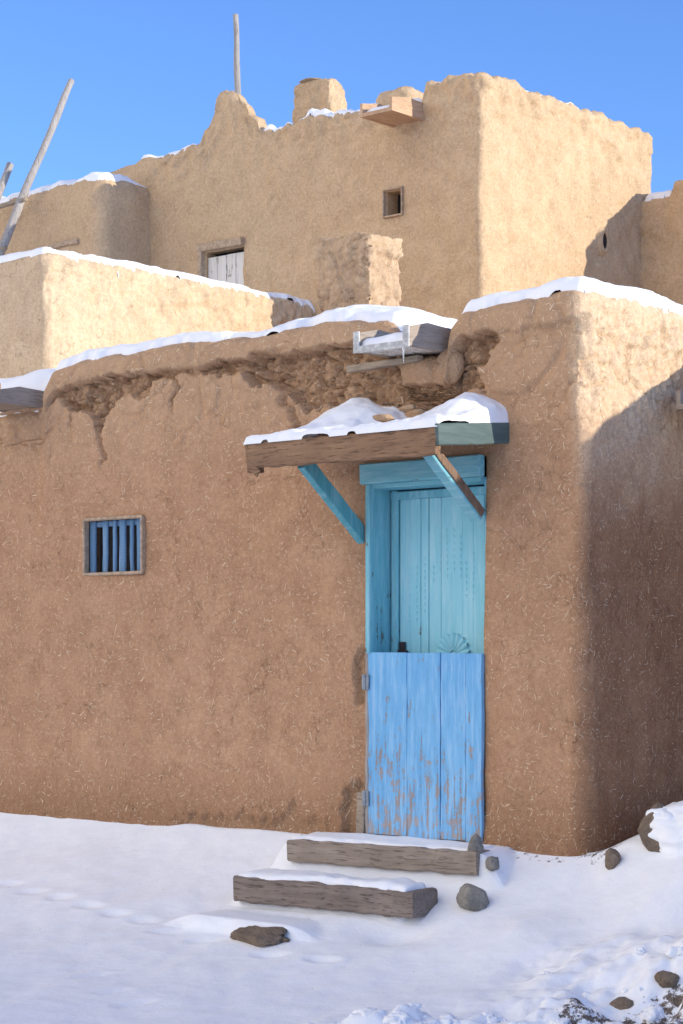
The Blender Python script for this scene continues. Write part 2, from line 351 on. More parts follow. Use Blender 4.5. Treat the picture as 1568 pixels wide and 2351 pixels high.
def front_def(p,n,b):
    x,y,z=b; P=p.copy()
    h=float(np.interp(x,px,pz)); ybl=1-sm((y-.7)/.5) if x<-.5 else 1.
    P.z+=(h-3.18)*sm((z-2.55)/.5)*ybl
    if z>2.4: P.z+=.015*fr(x,y,z,4,3,3)*sm((z-2.9)/.3)
    wy=sm((-n.y-.25)/.5); wx=sm((n.x-.25)/.5)
    if wy>0:
        dy=0.
        if z<2.6:
            e=min(abs(x-dx0),abs(x-dx1)); dy+= .030*math.exp(-(e/.085)**1.5)
        if z>2.2:
            j1=.075*fr(x,0,z,4.5,1,5)
            led=3.02+.030*nz(x,0,0,2.2)+.03*fr(x,0,0,6,2,4)
            lowA=2.84+.13*abs((x+4.0)/.62)**2 - .20*ga(x+4.02,.10) -.05*ga(x+3.5,.12)
            mA=sm((z-(lowA+j1))/.010)*sm((led-z)/.010)*sm((x+4.62)/.06)*sm((-3.18+j1*3-x)/.04)
            lowB=2.60+.36*sm((-1.85-x)/.85)+.10*sm((x+.95)/.3)
            mB=sm((z-(lowB+j1*1.6))/.010)*sm((led-z)/.010)*sm((x+3.02)/.06)*sm((-.64+j1*2-x)/.04)
            lowC=2.955+.04*fr(x,0,0,6,4,3)
            mC=sm((z-lowC)/.012)*sm((led-z)/.012)*sm((x+4.5)/.06)*sm((-1.-x)/.05)*.7
            m=max(mA,mB,mC)
            c1=chunk(x,0,z,7.,2.) if m>.01 else 0; c2=chunk(x,0,z,19.,5.) if m>.01 else 0
            AT['v']=m
            dy+=m*(.014+.076*c1+.038*c2+.014*fr(x,1,z,32,2,3))
            dy-=(1-m)*.030*sm((z-led+.02)/.02)*(1 if x>-4.6 else 0)
            rim=m*(1-m)*4; dy-=rim*.020*(.5+nz(x,0,z,7,4))
            # the plaster skin below the break curls and steps in broad flakes
            fk=sm((z-2.35)/.3)*(1-m); cc=chunk(x,0,z,2.6,7.) if fk>.01 else 0; dy+=fk*(.020*cc-.010)+.010*fr(x,0,z,8,6,4)*fk
            for cx,zt,zb,w,s_ in ((-4.02,2.85,2.36,.013,1.),(-2.55,3.05,2.34,.018,2.),(-2.05,3.0,2.62,.014,3.),(-3.3,3.0,2.70,.010,7.),(-4.35,2.9,2.65,.010,9.)):
                if zb<z<zt:
                    c=cx+.10*nz(z,s_,0,3.)+.09*fr(z,s_,0,7.,0,4)+(.75*(3.05-z) if s_==2. else 0)
                    q=ga(x-c,w)*sm((z-zb)/.15); dy+=.055*q; AT['v']=max(AT['v'],q*.8)
                    if s_==2.:
                        e=sm((x-c)/.012)*sm((c+.40-x)/.3)*sm((z-zb)/.2); dy+=.035*e
                        AT['v']=max(AT['v'],.4*e)
        q=sm((.10-math.hypot((x+1.66)*1.6,(z-1.0)*.55)+.05*fr(x,0,z,9,0,3))/.02); dy+=.05*q; AT['v']=max(AT['v'],q)
        q=sm((.12-math.hypot((x+1.70)*1.2,(z-.13)*.5)+.09*fr(x,0,z,9,0,4))/.02); dy+=.05*q; AT['v']=max(AT['v'],q)
        dy+=.06*sm((-4.60-x)/.12)*sm((z-1.6)/1.2)
        q=sm((.08+.10*nz(x,0,0,2.,3)+.10*fr(x,0,0,7,0,4)-z)/.015)*sm((x+3.4)/.4)*(1-sm((x+2.0)/.2)); dy+=.030*q; AT['v']=max(AT['v'],q*.6)
        dy-=.03*sm((.25-z)/.3)
        P.y+=dy*wy
    if wx>0:
        k=sm((z-2.25)/.5)*(1-.75*sm((z-3.0)/.12)); dx=k*(.026*fr(y,0,z*.6,7,3,4)+.016*fr(y*2.2,1,z*.7,14,5,4)) 
        if k>.01: dx-=k*(.035*chunk(y*1.3,3,z*.7,6.,4.)+.016*chunk(y*1.3,3,z*.8,15.,6.)-.02)
        dx+=.012*fr(y,0,z,5,3,4)
        led=2.93+.04*nz(y,0,0,3.)
        dx-=.02*sm((led-z)/.03)*sm((z-2.5)/.3)
        dx+=.03*sm((.3-z)/.4)
        P.x+=dx*wx
    if n.x>.2 and n.y<-.2: P.x+=.014*fr(0,0,z,6,1,4)
    return P
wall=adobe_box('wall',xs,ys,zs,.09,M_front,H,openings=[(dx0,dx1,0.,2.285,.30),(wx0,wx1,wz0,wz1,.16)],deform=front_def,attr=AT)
# ---- doorway
D=part('door',(-1.16,.1,0),'weathered turquoise two part door in wooden frame',H)
fm=MB()
fm.beam((dx0+.010,.012,1.13),(dx0+.010,.012,2.16),.05,.036,up=(1,0,0),seed=1)
fm.make('frame',P_frame,D,label='narrow painted outer door post')
MB().beam((dx0+.0,.018,.03),(dx0+.0,.018,1.13),.05,.030,up=(1,0,0),seed=1,jit=.004).make('door_post',W_grey,D,label='bare grey lower door post')
rv=MB(); rv.box(dx0+.003,dx0+.018,.04,.26,1.0,2.16); rv.box(dx1-.018,dx1-.003,.05,.26,1.0,2.16); rv.box(dx0+.018,dx1-.018,.03,.26,2.135,2.15)
rv.beam((dx0+.055,.205,.95),(dx0+.055,.205,2.13),.03,.05,up=(1,0,0)); rv.beam((dx1-.040,.205,.95),(dx1-.040,.205,2.13),.03,.045,up=(1,0,0))
rv.beam((dx0+.03,.205,2.10),(dx1-.02,.205,2.10),.03,.05)
rv.make('door_casing',P_frame,D)
lt=MB(); lt.beam((dx0-.035,-.000,2.225),(dx1-.004,-.000,2.225),.06,.125,seed=3,bev=.008,jit=.004); lt.beam((dx0+.0,.06,2.15),(dx1-.02,.06,2.15),.10,.03)
lt.make('lintel',P_tealx,D)
ud=MB(); xl,xr=dx0+.082,dx1-.064; split=PY(985,1300,.22)[0]; w=(xr-xl)
edges_=[xl+w*i/9 for i in range(10)]; k=int(np.argmin([abs(e-split) for e in edges_])); edges_[k]=split
for i in range(9):
    a,b=edges_[i],edges_[i+1]; big_=(i==k or i==k-1)
    ud.beam(((a+b)/2,.228,.06),((a+b)/2,.228,2.075),.022,(b-a)-(.006 if big_ else .0002),up=(1,0,0),bev=.0015 if not big_ else .003,jit=.0006,seed=i)
def tul(u,v,s=1.):
    x,z=PY(u,v,.214); a=.009*s; h=.030*s; b=len(ud.V)
    ud.V+=[Vector((x-a*.55,.217,z)),Vector((x+a*.55,.217,z)),Vector((x+a,.217,z+h)),Vector((x-a,.217,z+h)),Vector((x,.210,z+h*.9)),Vector((x,.215,z+h*.1))]
    ud.F+=[tuple(b+i for i in f) for f in((0,1,5),(1,2,4,5),(2,3,4),(3,0,5,4))]
for u,v0,v1 in((925,1350,1440),(940,1330,1440),(957,1310,1440),(975,1290,1420),(995,1310,1350),(1010,1225,1330),(1026,1225,1345),(1042,1225,1330),(1057,1240,1345),(1070,1300,1380),(1086,1280,1400)):
    v=v0
    while v<v1: tul(u,v); v+=15
ud.make('upper_door',P_teal,D,label='turquoise boarded door with carved scallop')
sh=MB(); cx,cz=PY(1041,1496,.214); cz=1.125
for i in range(9):
    a=math.radians(6+168*i/8); d=Vector((math.cos(a),0,math.sin(a))); t=Vector((-d.z,0,d.x)); b=len(sh.V); c0=Vector((cx,.213,cz)); R=.128
    rows=7
    for q in range(rows):
        f=q/(rows-1); wv=.005+.0195*math.sin(min(f*1.25,1.)*math.pi/2)*(1 if f<.85 else math.sqrt(max(0,1-((f-.85)/.16)**2))); c=c0+d*(R*(.18+.82*f))
        for e in(-1,-.5,0,.5,1): sh.V.append(c+t*wv*e+Vector((0,.003-.022*(1-e*e)*(.4+.6*f),0)))
    for q in range(rows-1):
        for e in range(4): z0=b+q*5+e; sh.F.append((z0+5,z0+6,z0+1,z0))
so_=sh.make('scallop_ornament',P_teal,D,smooth=True)
lk=MB(); lx,lz=PY(925,1485,.21); lk.beam((lx,.205,lz-.04),(lx,.205,lz+.03),.012,.05,up=(1,0,0)); lk.beam((lx-.02,.19,lz-.03),(lx+.05,.19,lz-.03),.02,.02); lk.make('door_latch',M_iron,D)
gt=MB(); gx=[dx0+.006]+[PY(u,1700,0)[0] for u in(935,1012,1070)]+[dx1+.004]
for i in range(4):
    a,b=gx[i],gx[i+1]; bot=.03-.012*(i%2)+(.0 if i<3 else -.02); yo=.010
    gt.beam(((a+b)/2,yo-.003*(i%2),bot),((a+b)/2,yo+.003*((i+1)%2),1.135-.002*i),.030,(b-a)-.004,up=(1,0,0),bev=.0025,jit=.004,seed=i*3.,seg=24)
gt.beam((dx0+.02,.040,.98),(dx1-.02,.040,.98),.03,.10); gt.beam((dx0+.02,.040,.22),(dx1-.02,.040,.22),.03,.10)
gt.make('lower_door',P_blue,D,label='peeling light blue plank half door')
for zz in (.955,.245):
    hb=MB(); hb.box(dx0-.028,dx0+.024,-.018,-.010,zz-.045,zz+.045); hb.pole((dx0-.004,-.018,zz-.048),(dx0-.004,-.018,zz+.048),.006,.006,wob=0)
    for a in(-.018,.012):
        for c in(-.03,0,.03): hb.box(dx0+a-.003,dx0+a+.003,-.020,-.0182,zz+c-.003,zz+c+.003)
    hb.make('hinge',M_metal,D)
MB().beam((dx0-.050,.012,-.02),(dx0-.050,.012,.28),.05,.06,up=(1,0,0),jit=.006).make('post_stub',W_greyx,D)
sl=MB(); sl.beam((dx0-.05,.07,.0),(dx1+.02,.07,.0),.20,.05,jit=.004); sl.make('sill',W_step,D)
bk=MB(); bk.box(dx0+.0,dx1,.27,.29,-.02,2.29); bk.make('door_back',M_dark,D)
# ---- barred window
Wn=part('window',(-3.86,0,1.68),'small square window with blue slats and wire screen',H)
f=MB(); yw=.0
f.beam((wx0-.0,yw,wz0-.004),(wx1+.0,yw,wz0-.004),.05,.022); f.beam((wx0,yw,wz1+.0),(wx1,yw,wz1+.0),.05,.022)
f.beam((wx0+.006,yw,wz0),(wx0+.006,yw,wz1),.05,.022,up=(1,0,0)); f.beam((wx1-.006,yw,wz0),(wx1-.006,yw,wz1),.05,.022,up=(1,0,0)); f.make('frame',M_win,Wn)
s=MB()
for u,w_ in((214,.06),(242,.05),(264,.034),(282,.062),(303,.034),(322,.056)):
    x,_=PY(u,1250,.045); s.beam((x,.045,wz0+.01),(x,.045,wz1-.01),.02,w_,up=(1,0,0),jit=.004,seed=u)
s.beam((wx0+.01,.062,wz1-.03),(wx1-.01,.062,wz1-.03),.02,.04); s.make('slats',P_bars,Wn)
scn=MB(); q=wx0+.02
while q<wx1-.015: scn.box(q,q+.0009,.022,.0229,wz0+.01,wz1-.01); q+=.0125
q=wz0+.015
while q<wz1-.01: scn.box(wx0+.01,wx1-.01,.0232,.0241,q,q+.0009); q+=.0125
scn.make('wire_screen',M_iron,Wn)
MB().box(wx0-.02,wx1+.02,.14,.15,wz0-.02,wz1+.02).make('dark_opening',M_dark,Wn)
# ---- canopy
C=part('canopy',(-1.27,-.3,2.4),'sagging plank door canopy on teal braces',H)
cx0,cx1,cy=-1.985,-.559,-.61
dk=MB()
for i in range(5):
    y0=cy+.01+i*.128; y1=y0+.118; z0=2.370+(y0-cy)*.11; z1=2.370+(y1-cy)*.11
    dk.beam((cx0+.01,(y0+y1)/2,(z0+z1)/2),(cx1-.01,(y0+y1)/2,(z0+z1)/2),.122,.026,jit=.004,seed=i)
deck=dk.make('roof_board',W_fasc,C)
fas=MB().beam((cx0,cy-.02,2.318),(cx1-.0,cy-.02,2.306),.045,.155,bev=.008,jit=.010,seed=4,seg=40).make('fascia',W_fasc,C,label='split brown front fascia beam')
fl=MB(); fl.beam((cx0-.02,cy-.02,2.30),(cx0-.02,cy+.10,2.31),.03,.18,jit=.01,seed=9); fl.beam((cx0+.02,cy-.046,2.25),(cx0+.09,cy-.046,2.20),.008,.05,jit=.01); fl.make('fascia_end',W_fasc,C)
sf=MB(); sf.beam((cx1+.012,cy-.045,2.338),(cx1+.012,.02,2.402),.024,.122,jit=.004,seed=2)
sfo=sf.make('side_fascia',P_side,C,label='dull green side fascia board')
MB().beam((-1.655,-.52,2.265),(-1.655,.03,1.84),.055,.095,up=(0,0,1),jit=.003).make('brace',P_brace,C)
b2=MB(); b2.beam((-.782,-.50,2.335),(-.782,.03,1.93),.080,.070,up=(0,0,1),jit=.003); b2.make('brace',P_tealx,C)
MB().beam((-.735,-.47,2.322),(-.735,.02,1.948),.010,.052,up=(0,0,1),jit=.003).make('brace_facing',W_sidebrown,C)
def Tc(x,y):
    w=sm((y-cy)/.52)**1.5
    b=.038+.012*nz(x,y,0,5)+w*(.140*ga(x+1.66,.20)+.06*ga(x+1.40,.14)+.100*ga(x+.78,.18)+.042)*(1-.6*sm((-1.76-x)/.2))
    b+=.022*fr(x,y,0,5,4,4)
    return max(.024,b-.045*ga(x+1.20,.12)*w)
pv=[Vector((cx0-.05,cy-.08,2.394)),Vector((cx1+.06,cy-.08,2.394)),Vector((cx1+.06,.08,2.466)),Vector((cx0-.05,.08,2.466))]
snow_cap(BVHTree.FromPolygons(pv,[(0,1,2,3)]),cx0-.03,cx1+.026,cy-.050,.03,Tc,res=.012,R=.028,edges=(1,1,1,0),en=.012,label='thick rounded snow on the door canopy',wig=.012,zmin=2.3,skirt=.006)
# ---- spouts
def canale(name,x0,x1,yf,yb,z,h,parent,ms,mb,flash=True,label=None):
    E=part(name,((x0+x1)/2,yf,z),label or 'open wooden roof spout',parent)
    b=MB(); b.beam(((x0+x1)/2,yf,z+.015),((x0+x1)/2,yb,z+.03),x1-x0-.01,.03,bev=.004); fo=b.make('spout_floor',mb,E)
    for x in(x0+.014,x1-.014):
        q=MB(); t=.028; pts=[(yf+.0,z),(yb,z+.0),(yb,z+h*1.1),(yf+(yb-yf)*.30,z+h*1.25),(yf+.0,z+h*.92)]
        for sx in(-t/2,t/2): q.V+=[Vector((x+sx,a,c)) for a,c in pts]
        m=len(pts); q.F+=[tuple(range(m-1,-1,-1)),tuple(range(m,2*m))]+[(i,(i+1)%m,(i+1)%m+m,i+m) for i in range(m)]
        fix(q.make('spout_side',ms,E))
        if flash:
            w=MB(); w.box(x-.022,x+.022,yf-.012,yf-.003,z-.008,z+h*.98); w.box(x-.004,x+.004,yf-.016,yf-.012,z+.02,z+.028);w.box(x-.004,x+.004,yf-.016,yf-.012,z+h*.7,z+h*.7+.008); w.make('spout_flashing',M_flash,E)
    if flash: MB().box(x0+.03,x1-.03,yf-.010,yf-.003,z-.010,z+.032).make('spout_lip',M_flash,E)
    return E,fo
K,spf=canale('roof_spout',-1.405,-1.0,-.34,.25,2.912,.122,H,W_greyy,W_white,label='grey wooden spout with pale metal edging and icicle')
ic=MB(); ic.pole((-1.035,-.345,2.91),(-1.035,-.345,2.81),.008,.001,wob=0,n=6); ic.make('icicle',M_ice,K,smooth=True)
MB().beam((-1.72,-.03,2.872),(-1.16,-.03,2.885),.06,.04,jit=.006).make('support_board',W_greyx,K)
snow_cap(bvh(spf),-1.375,-1.03,-.33,.25,lambda x,y:.06+.03*nz(x,y,0,5)+.05*sm((y+.2)/.3),res=.02,R=.08,edges=(0,0,1,0),label='snow lying in a wooden roof spout')
K2,_=canale('roof_spout',-5.12,-4.70,-.30,.25,2.885,.105,H,W_greyy,W_greyx,flash=False,label='grey wooden roof spout board')
MB().beam((-5.1,-.31,2.95),(-4.70,-.31,2.95),.025,.15).make('spout_end_board',W_greyx,K2)
def lump(name,c,r,mat,seed,sub=3,amp=.25,parent=None,facet=.3):
    bm=bmesh.new(); bmesh.ops.create_icosphere(bm,subdivisions=sub,radius=1.)
    rs=random.Random(int(seed*10)); pl=[(Vector((rs.gauss(0,1),rs.gauss(0,1),rs.gauss(0,1))).normalized(),rs.uniform(.62,.9)) for _ in range(12)]
    for v in bm.verts:
        d=v.co.normalized(); k=1+amp*nz(*d,1.3,seed)+amp*.5*nz(*d,3.2,seed)+amp*.15*nz(*d,9,seed)
        if facet>0:
            for n_,o_ in pl:
                c_=d.dot(n_)
                if c_>.1: k=min(k,o_/c_*1.12)
        v.co=Vector((c[0]+d.x*r[0]*k,c[1]+d.y*r[1]*k,c[2]+d.z*r[2]*k))
    me=bpy.data.meshes.new(name); bm.to_mesh(me); bm.free(); me.materials.append(mat)
    me.polygons.foreach_set('use_smooth',[True]*len(me.polygons)); o=link(bpy.data.objects.new(name,me))
    if parent: par(o,parent)
    return o
x,z=PY(1028,840,.0); lump('wall_stone',(x,.02,z),(.10,.06,.105),M_clay,3,amp=.12,parent=H,facet=0)
for (u,v,y,r,sd) in ((880,962,-.38,.055,41.),(938,938,-.20,.045,43.),(962,946,-.22,.030,45.)):
    x,z=PY(u,v,y); o=lump('adobe_clod',(x,y,z+.004),(r*1.3,r,r*.5),M_clay,sd,amp=.5); tag(o,'fallen adobe clod lying in the canopy snow','clod','adobe clods on the canopy')
# ---- chimney on the roof
def chim_def(sd,flare=.03,base=.1,zb=3.,zt=3.9,taper=0.,ro=1.,ch=0.):
    def f(p,n,b):
        P=p.copy(); t=(b.z-zb)/(zt-zb)
        d=.026*fr(*b,4,sd,3)+.016*fr(*b,12,sd,4)
        if ch: d-=ch*(chunk(b.x,b.y,b.z,9.,sd)-.4)
        P+=n*d*ro
        k=base*(1-sm(t/.38)); P.x+=n.x*k; P.y+=n.y*k
        P+=Vector((n.x,n.y,0))*(flare*sm((t-.80)/.05)-taper*t); return P
    return f
xa,_=PY(724,600,.62); xb,_=PY(848,600,.62); ya,_=PX(912,600,xb)
zt=PY(850,528,.62)[1]
adobe_box('chimney',coords([(xa,xb,.012)]),coords([(.62,max(ya,.95),.012)]),coords([(2.9,zt,.012)]),.02,M_crumb,H,amp=.6,deform=chim_def(3.,.022,.14,3.1,zt,ro=1.,ch=.026),label='square crumbling adobe chimney')
adobe_box('chimney_base',coords([(-2.45,-1.50,.02)]),coords([(.35,1.3,.02)]),coords([(2.9,3.24,.02)]),.12,M_crumb,H,deform=chim_def(5.,0,.08,3.,3.3,ch=.02))
bw=bvh(wall)
def Tf(x,y): return .055+.035*nz(x,y,0,1.7)+.060*ga(x+1.80,.40)*sm((y-.02)/.25)+.02*sm((-3.9-x)/.4)
snow_cap(bw,-4.54,-1.31,.006,1.6,Tf,res=.016,R=.055,edges=(1,1,1,0),en=.085,label='snow along the broken parapet of the house',zmin=2.95)
def Tr(x,y): return .055+.035*nz(x,y,0,2)+.035*ga(x+.25,.2)
snow_cap(bw,-.93,.03,.0,3.2,Tr,res=.016,R=.06,edges=(1,0,1,0),en=.07,label='snow on the rounded corner of the roof',zmin=2.9,seed=4.,nmin=.5)
snow_cap(bw,-6.6,-4.60,.03,1.3,lambda x,y:.09+.20*sm((y)/.3)+.06*nz(x,y,0,2.),res=.03,R=.14,edges=(1,1,1,1),en=.04,label='snow drifted behind the grey spout',zmin=2.8,seed=8.)
# ================================================================== MIDDLE HOUSE
bx,bz=PY(105,562,.57)
H2=thing('adobe_house',(bx-2,2,3),'low tan adobe block with cracked sunlit wall and snow','house',GH)
def mid_def(p,n,b):
    P=p.copy(); w=sm((n.x-.2)/.6)
    if w>0:
        k=.5+.7*sm((b.z-3.6)/.4)*(1-.6*sm((b.z-4.1)/.08)); d=k*(.024*fr(b.y,0,b.z*.6,6,3,4)+.014*fr(b.y*2,1,b.z,15,5,4))
        d-=.022*sm((b.z-3.5)/.3)*(chunk(b.y*1.5,2,b.z*.6,7.,8.)-.4)
        d+=.03*sm((b.z-3.92+.10*nz(b.y,0,0,2))/.03)*(.4+nz(b.y,0,0,1.7)); P.x+=d*w
    return P
w2=adobe_box('wall',coords([(bx-3.5,bx-1.,.12),(bx-1.,bx,.03)]),coords([(.57,3.72,.018)]),coords([(0.,2.8,.3),(2.8,bz-.04,.018)]),.07,M_mid,H2,deform=mid_def)
snow_cap(bvh(w2),bx-3.3,bx+.03,.56,3.6,lambda x,y:.045+.03*nz(x,y,0,2),res=.02,R=.06,edges=(0,0,0,0),en=.03,label='even snow strip on the low adobe block',zmin=3.8,seed=2.,nmin=.5)
# ================================================================== UPPER HOUSE
YU=3.6
pts=[(318,378),(322,368),(400,345),(455,328),(461,325),(465,300),(480,268),(486,258),(500,212),(508,206),(540,206),(546,224),(562,236),(566,262),(586,268),(592,292),(640,284),(664,274),(760,262),(820,250),(930,240),(966,236),(974,196),(1000,186),(1060,170),(1105,164)]
UX=[PY(u,v,YU)[0] for u,v in pts]; UZ=[PY(u,v,YU)[1] for u,v in pts]
cxu=PY(1105,160,YU)[0]; zu=5.80
yend=PX(1500,305,cxu)[0]
H3=thing('adobe_house',(-6.5,5.5,3),'tall pale adobe upper house with stepped parapet','house',GH)
d0,_=PY(470,600,YU); d1,_=PY(558,600,YU); dz=PY(515,572,YU)[1]
s0,sz1=PY(884,440,YU); s1,sz0=PY(924,490,YU)
def up_def(p,n,b):
    P=p.copy(); x,y,z=b
    h=float(np.interp(x,UX,UZ))
    t=sm((y-YU-.12)/.08)
    h2=h*(1-t)+min(h,5.70)*t if x<cxu-.8 else h
    P.z+=(h2-zu)*sm((z-4.9)/.8) if h2<zu else (h2-zu)*sm((z-5.2)/.6)
    P.z+=.035*fr(x,y,z,7,3,4)*sm((z-5.4)/.3)
    P+=n*.010*fr(x,y,z,9,3,3)*(1+2.5*sm((z-5.3)/.4))
    P.x+=(.018*fr(y,0,z*.6,5,3,4)+.008*fr(y*2,0,z,16,3,3))*sm((n.x-.2)/.6)
    return P
w3=adobe_box('wall',coords([(-8.6,-7.2,.1),(-7.2,cxu,.024)],(d0,d1,s0,s1)),coords([(YU,yend,.025)]),coords([(0.,2.8,.4),(2.8,3.6,.05),(3.6,5.2,.025),(5.2,zu,.02)],(2.8,dz,sz0,sz1)),.05,M_up,H3,openings=[(d0,d1,2.8,dz,.16),(s0,s1,sz0,sz1,.18)],deform=up_def)
U=part('door',((d0+d1)/2,YU,3),'bleached white plank door in bare wood frame',H3)
f=MB(); f.beam((d0-.03,YU-.015,2.9),(d0-.03,YU-.015,dz+.02),.06,.05,up=(1,0,0)); f.beam((d0-.07,YU-.012,dz+.04),(d1+.02,YU-.012,dz+.04),.06,.07,jit=.008); f.make('frame',M_win,U)
f=MB()
for i in range(4):
    a=d0+.005+(d1-d0-.01)*i/4; b=d0+.005+(d1-d0-.01)*(i+1)/4; f.beam(((a+b)/2,YU+.05,2.85),((a+b)/2,YU+.05,dz-.045),.03,b-a-.003,up=(1,0,0),seed=i)
f.make('door_leaf',W_white,U)
MB().box(d0,d1,YU+.14,YU+.15,2.8,dz).make('dark_opening',M_dark,U)
U=part('window',((s0+s1)/2,YU,sz0),'tiny deep square window opening',H3)
f=MB(); f.beam((s0-.008,YU-.004,sz0),(s0-.008,YU-.004,sz1),.04,.016,up=(1,0,0)); f.beam((s0-.015,YU-.004,sz1+.008),(s1+.012,YU-.004,sz1+.008),.04,.016); f.beam((s0-.015,YU-.004,sz0-.008),(s1+.012,YU-.004,sz0-.008),.04,.016); f.beam((s1+.004,YU-.004,sz0),(s1+.004,YU-.004,sz1),.04,.012,up=(1,0,0)); f.make('frame',M_win,U)
MB().box(s0,s1,YU+.17,YU+.18,sz0,sz1).make('window_pane',M_dark,U)
xb2=PY(974,262,YU)[0]; zc=PY(960,280,YU)[1]
K3,sp3=canale('roof_spout',xb2-.34,xb2,YU-.42,YU+.3,zc,.12,H3,W_orange,W_orange,flash=False,label='tan wooden roof spout with snow')
snow_cap(bvh(sp3),xb2-.31,xb2-.03,YU-.40,YU+.2,.05,res=.02,R=.06,label='snow in the tan roof spout',ztop=12)
ych=4.35; xa3=PY(655,230,ych)[0]; xb3=PY(758,230,ych)[0]; zc3=PY(720,174,ych)[1]
adobe_box('chimney',coords([(xa3,xb3,.018)]),coords([(ych,ych+.32,.018)]),coords([(5.2,zc3,.018)]),.09,M_up,H3,deform=chim_def(7.,.0,.04,5.6,zc3,taper=.045,ch=.01),label='tapered adobe chimney with flat cap stone')
xm=(xa3+xb3)/2
cs=lump('cap_stone',(xm-.05,ych+.14,zc3+.0),(.13,.12,.022),M_cap,5,parent=H3)
# buttress on the sunlit side
ybt=PX(1472,600,cxu)[0]
def bt_def(p,n,b):
    P=p.copy(); h=PX(1472,468,cxu)[1]
    top=float(np.interp(b.x,[cxu,cxu+.29,cxu+.33,cxu+1.2],[h+.03,h+.05,h+.18,h+.16]))
    P.z+=(top-5.4)*sm((b.z-4.6)/.7); P+=n*.02*fr(*b,4,2,3); P.y-=.05*sm((5.3-b.z)/2.5)*sm(-n.y)
    return P
bt=adobe_box('buttress',coords([(cxu-.12,cxu+1.15,.025),(cxu+1.15,cxu+3.1,.1)]),coords([(ybt,ybt+1.4,.035)]),coords([(2.5,5.4,.03)]),.04,M_up,H3,deform=bt_def)
snow_cap(bvh(bt),cxu+.02,cxu+.30,ybt+.0,ybt+.9,.06,res=.02,R=.05,label='small snow patch on the sunlit buttress',zmin=4.5,seed=3.)
yv,zv=PX(1383,552,cxu)
vn=MB()
for (ry,rz,dx_) in((.085,.135,-.01),(.055,.10,.040),(.036,.07,.030),(.034,.068,-.02)):
    for i in range(14):
        a=2*math.pi*i/14; vn.V.append(Vector((cxu+dx_+.0,yv+ry*math.cos(a)*(1+.15*nz(i,ry,0,.7)),zv+rz*math.sin(a)-.01)))
for q in range(3): vn.F+=[(q*14+i,q*14+(i+1)%14,(q+1)*14+(i+1)%14,(q+1)*14+i) for i in range(14)]
vr=fix(vn.make('vent_rim',M_up,H3,smooth=True))
vd=MB(); vd.V=[Vector((cxu+.022,yv+.037*math.cos(2*math.pi*i/12),zv+.071*math.sin(2*math.pi*i/12)-.01)) for i in range(12)]; vd.F=[tuple(range(12))]; vd.make('vent_hole',M_dark,H3)
bu=bvh(w3)
def pat(o,lo=.0): return lambda x,y: .04*min(1.,max(0.,(nz(x,y,0,2.1,o)+.30)*3))
snow_cap(bu,UX[0],PY(462,0,YU)[0]-.0,YU+.01,YU+.9,pat(1),res=.03,R=.07,edges=(1,1,1,0),label='thin patchy snow on the high parapet',zmin=5.3,seed=3.,ztop=12)
snow_cap(bu,PY(592,0,YU)[0],PY(860,0,YU)[0],YU+.01,YU+.6,lambda x,y:.025+.03*nz(x,y,0,3)+.06*ga(x-PY(715,0,YU)[0],.15),res=.022,R=.05,edges=(1,1,1,0),label='snow below the high roof chimney',zmin=5.3,seed=5.,ztop=12,zmax=5.9,nmin=.6)
snow_cap(bu,PY(870,0,YU)[0],PY(966,0,YU)[0],YU+.03,YU+.6,.03,res=.03,R=.07,label='thin snow beside the tan roof spout',zmin=5.3,seed=6.,ztop=12)
snow_cap(bu,PY(1000,0,YU)[0],cxu-.03,YU+.05,yend-.2,lambda x,y:.02*max(0,nz(x,y,0,3)+.2),res=.04,R=.07,label='dusting of snow on the high corner',zmin=5.3,seed=7.,ztop=12)
x,z=PY(922,222,YU+.3)
adobe_box('parapet_lump',coords([(x-.14,x+.20,.025)]),coords([(YU+.12,YU+.5,.025)]),coords([(5.3,z+.02,.025)]),.08,M_up,H3,deform=chim_def(9.,0,.05,5.4,z+.1))
# ================================================================== LEFT UPPER HOUSE
xk=PY(345,400,YU)[0]; yk=PX(235,392,xk)[0]; zk=PX(235,396,xk)[1]
H4=thing('adobe_house',(xk-2,yk+1,3),'shaded adobe house with snowy rounded roof edge','house',GH)
w4=adobe_box('wall',coords([(xk-4.5,xk,.05)]),coords([(yk,yk+2.6,.05)]),coords([(0.,2.6,.4),(2.6,zk,.04)]),.16,M_up,H4,deform=lambda p,n,b:p+n*.012*fr(*b,5,6,3)*(1+2*sm((b.z-zk+.4)/.3)))
snow_cap(bvh(w4),xk-4.3,xk-.02,yk+.03,yk+2.2,pat(4),res=.03,R=.09,edges=(0,1,1,0),label='patchy snow on a rounded adobe roof edge',zmin=5.,ztop=12)
lz=PY(150,560,yk)
MB().beam((PY(120,566,yk)[0],yk-.0,lz[1]),(PY(182,562,yk)[0],yk-.0,lz[1]),.06,.05,jit=.006).make('window_lintel',M_win,H4)
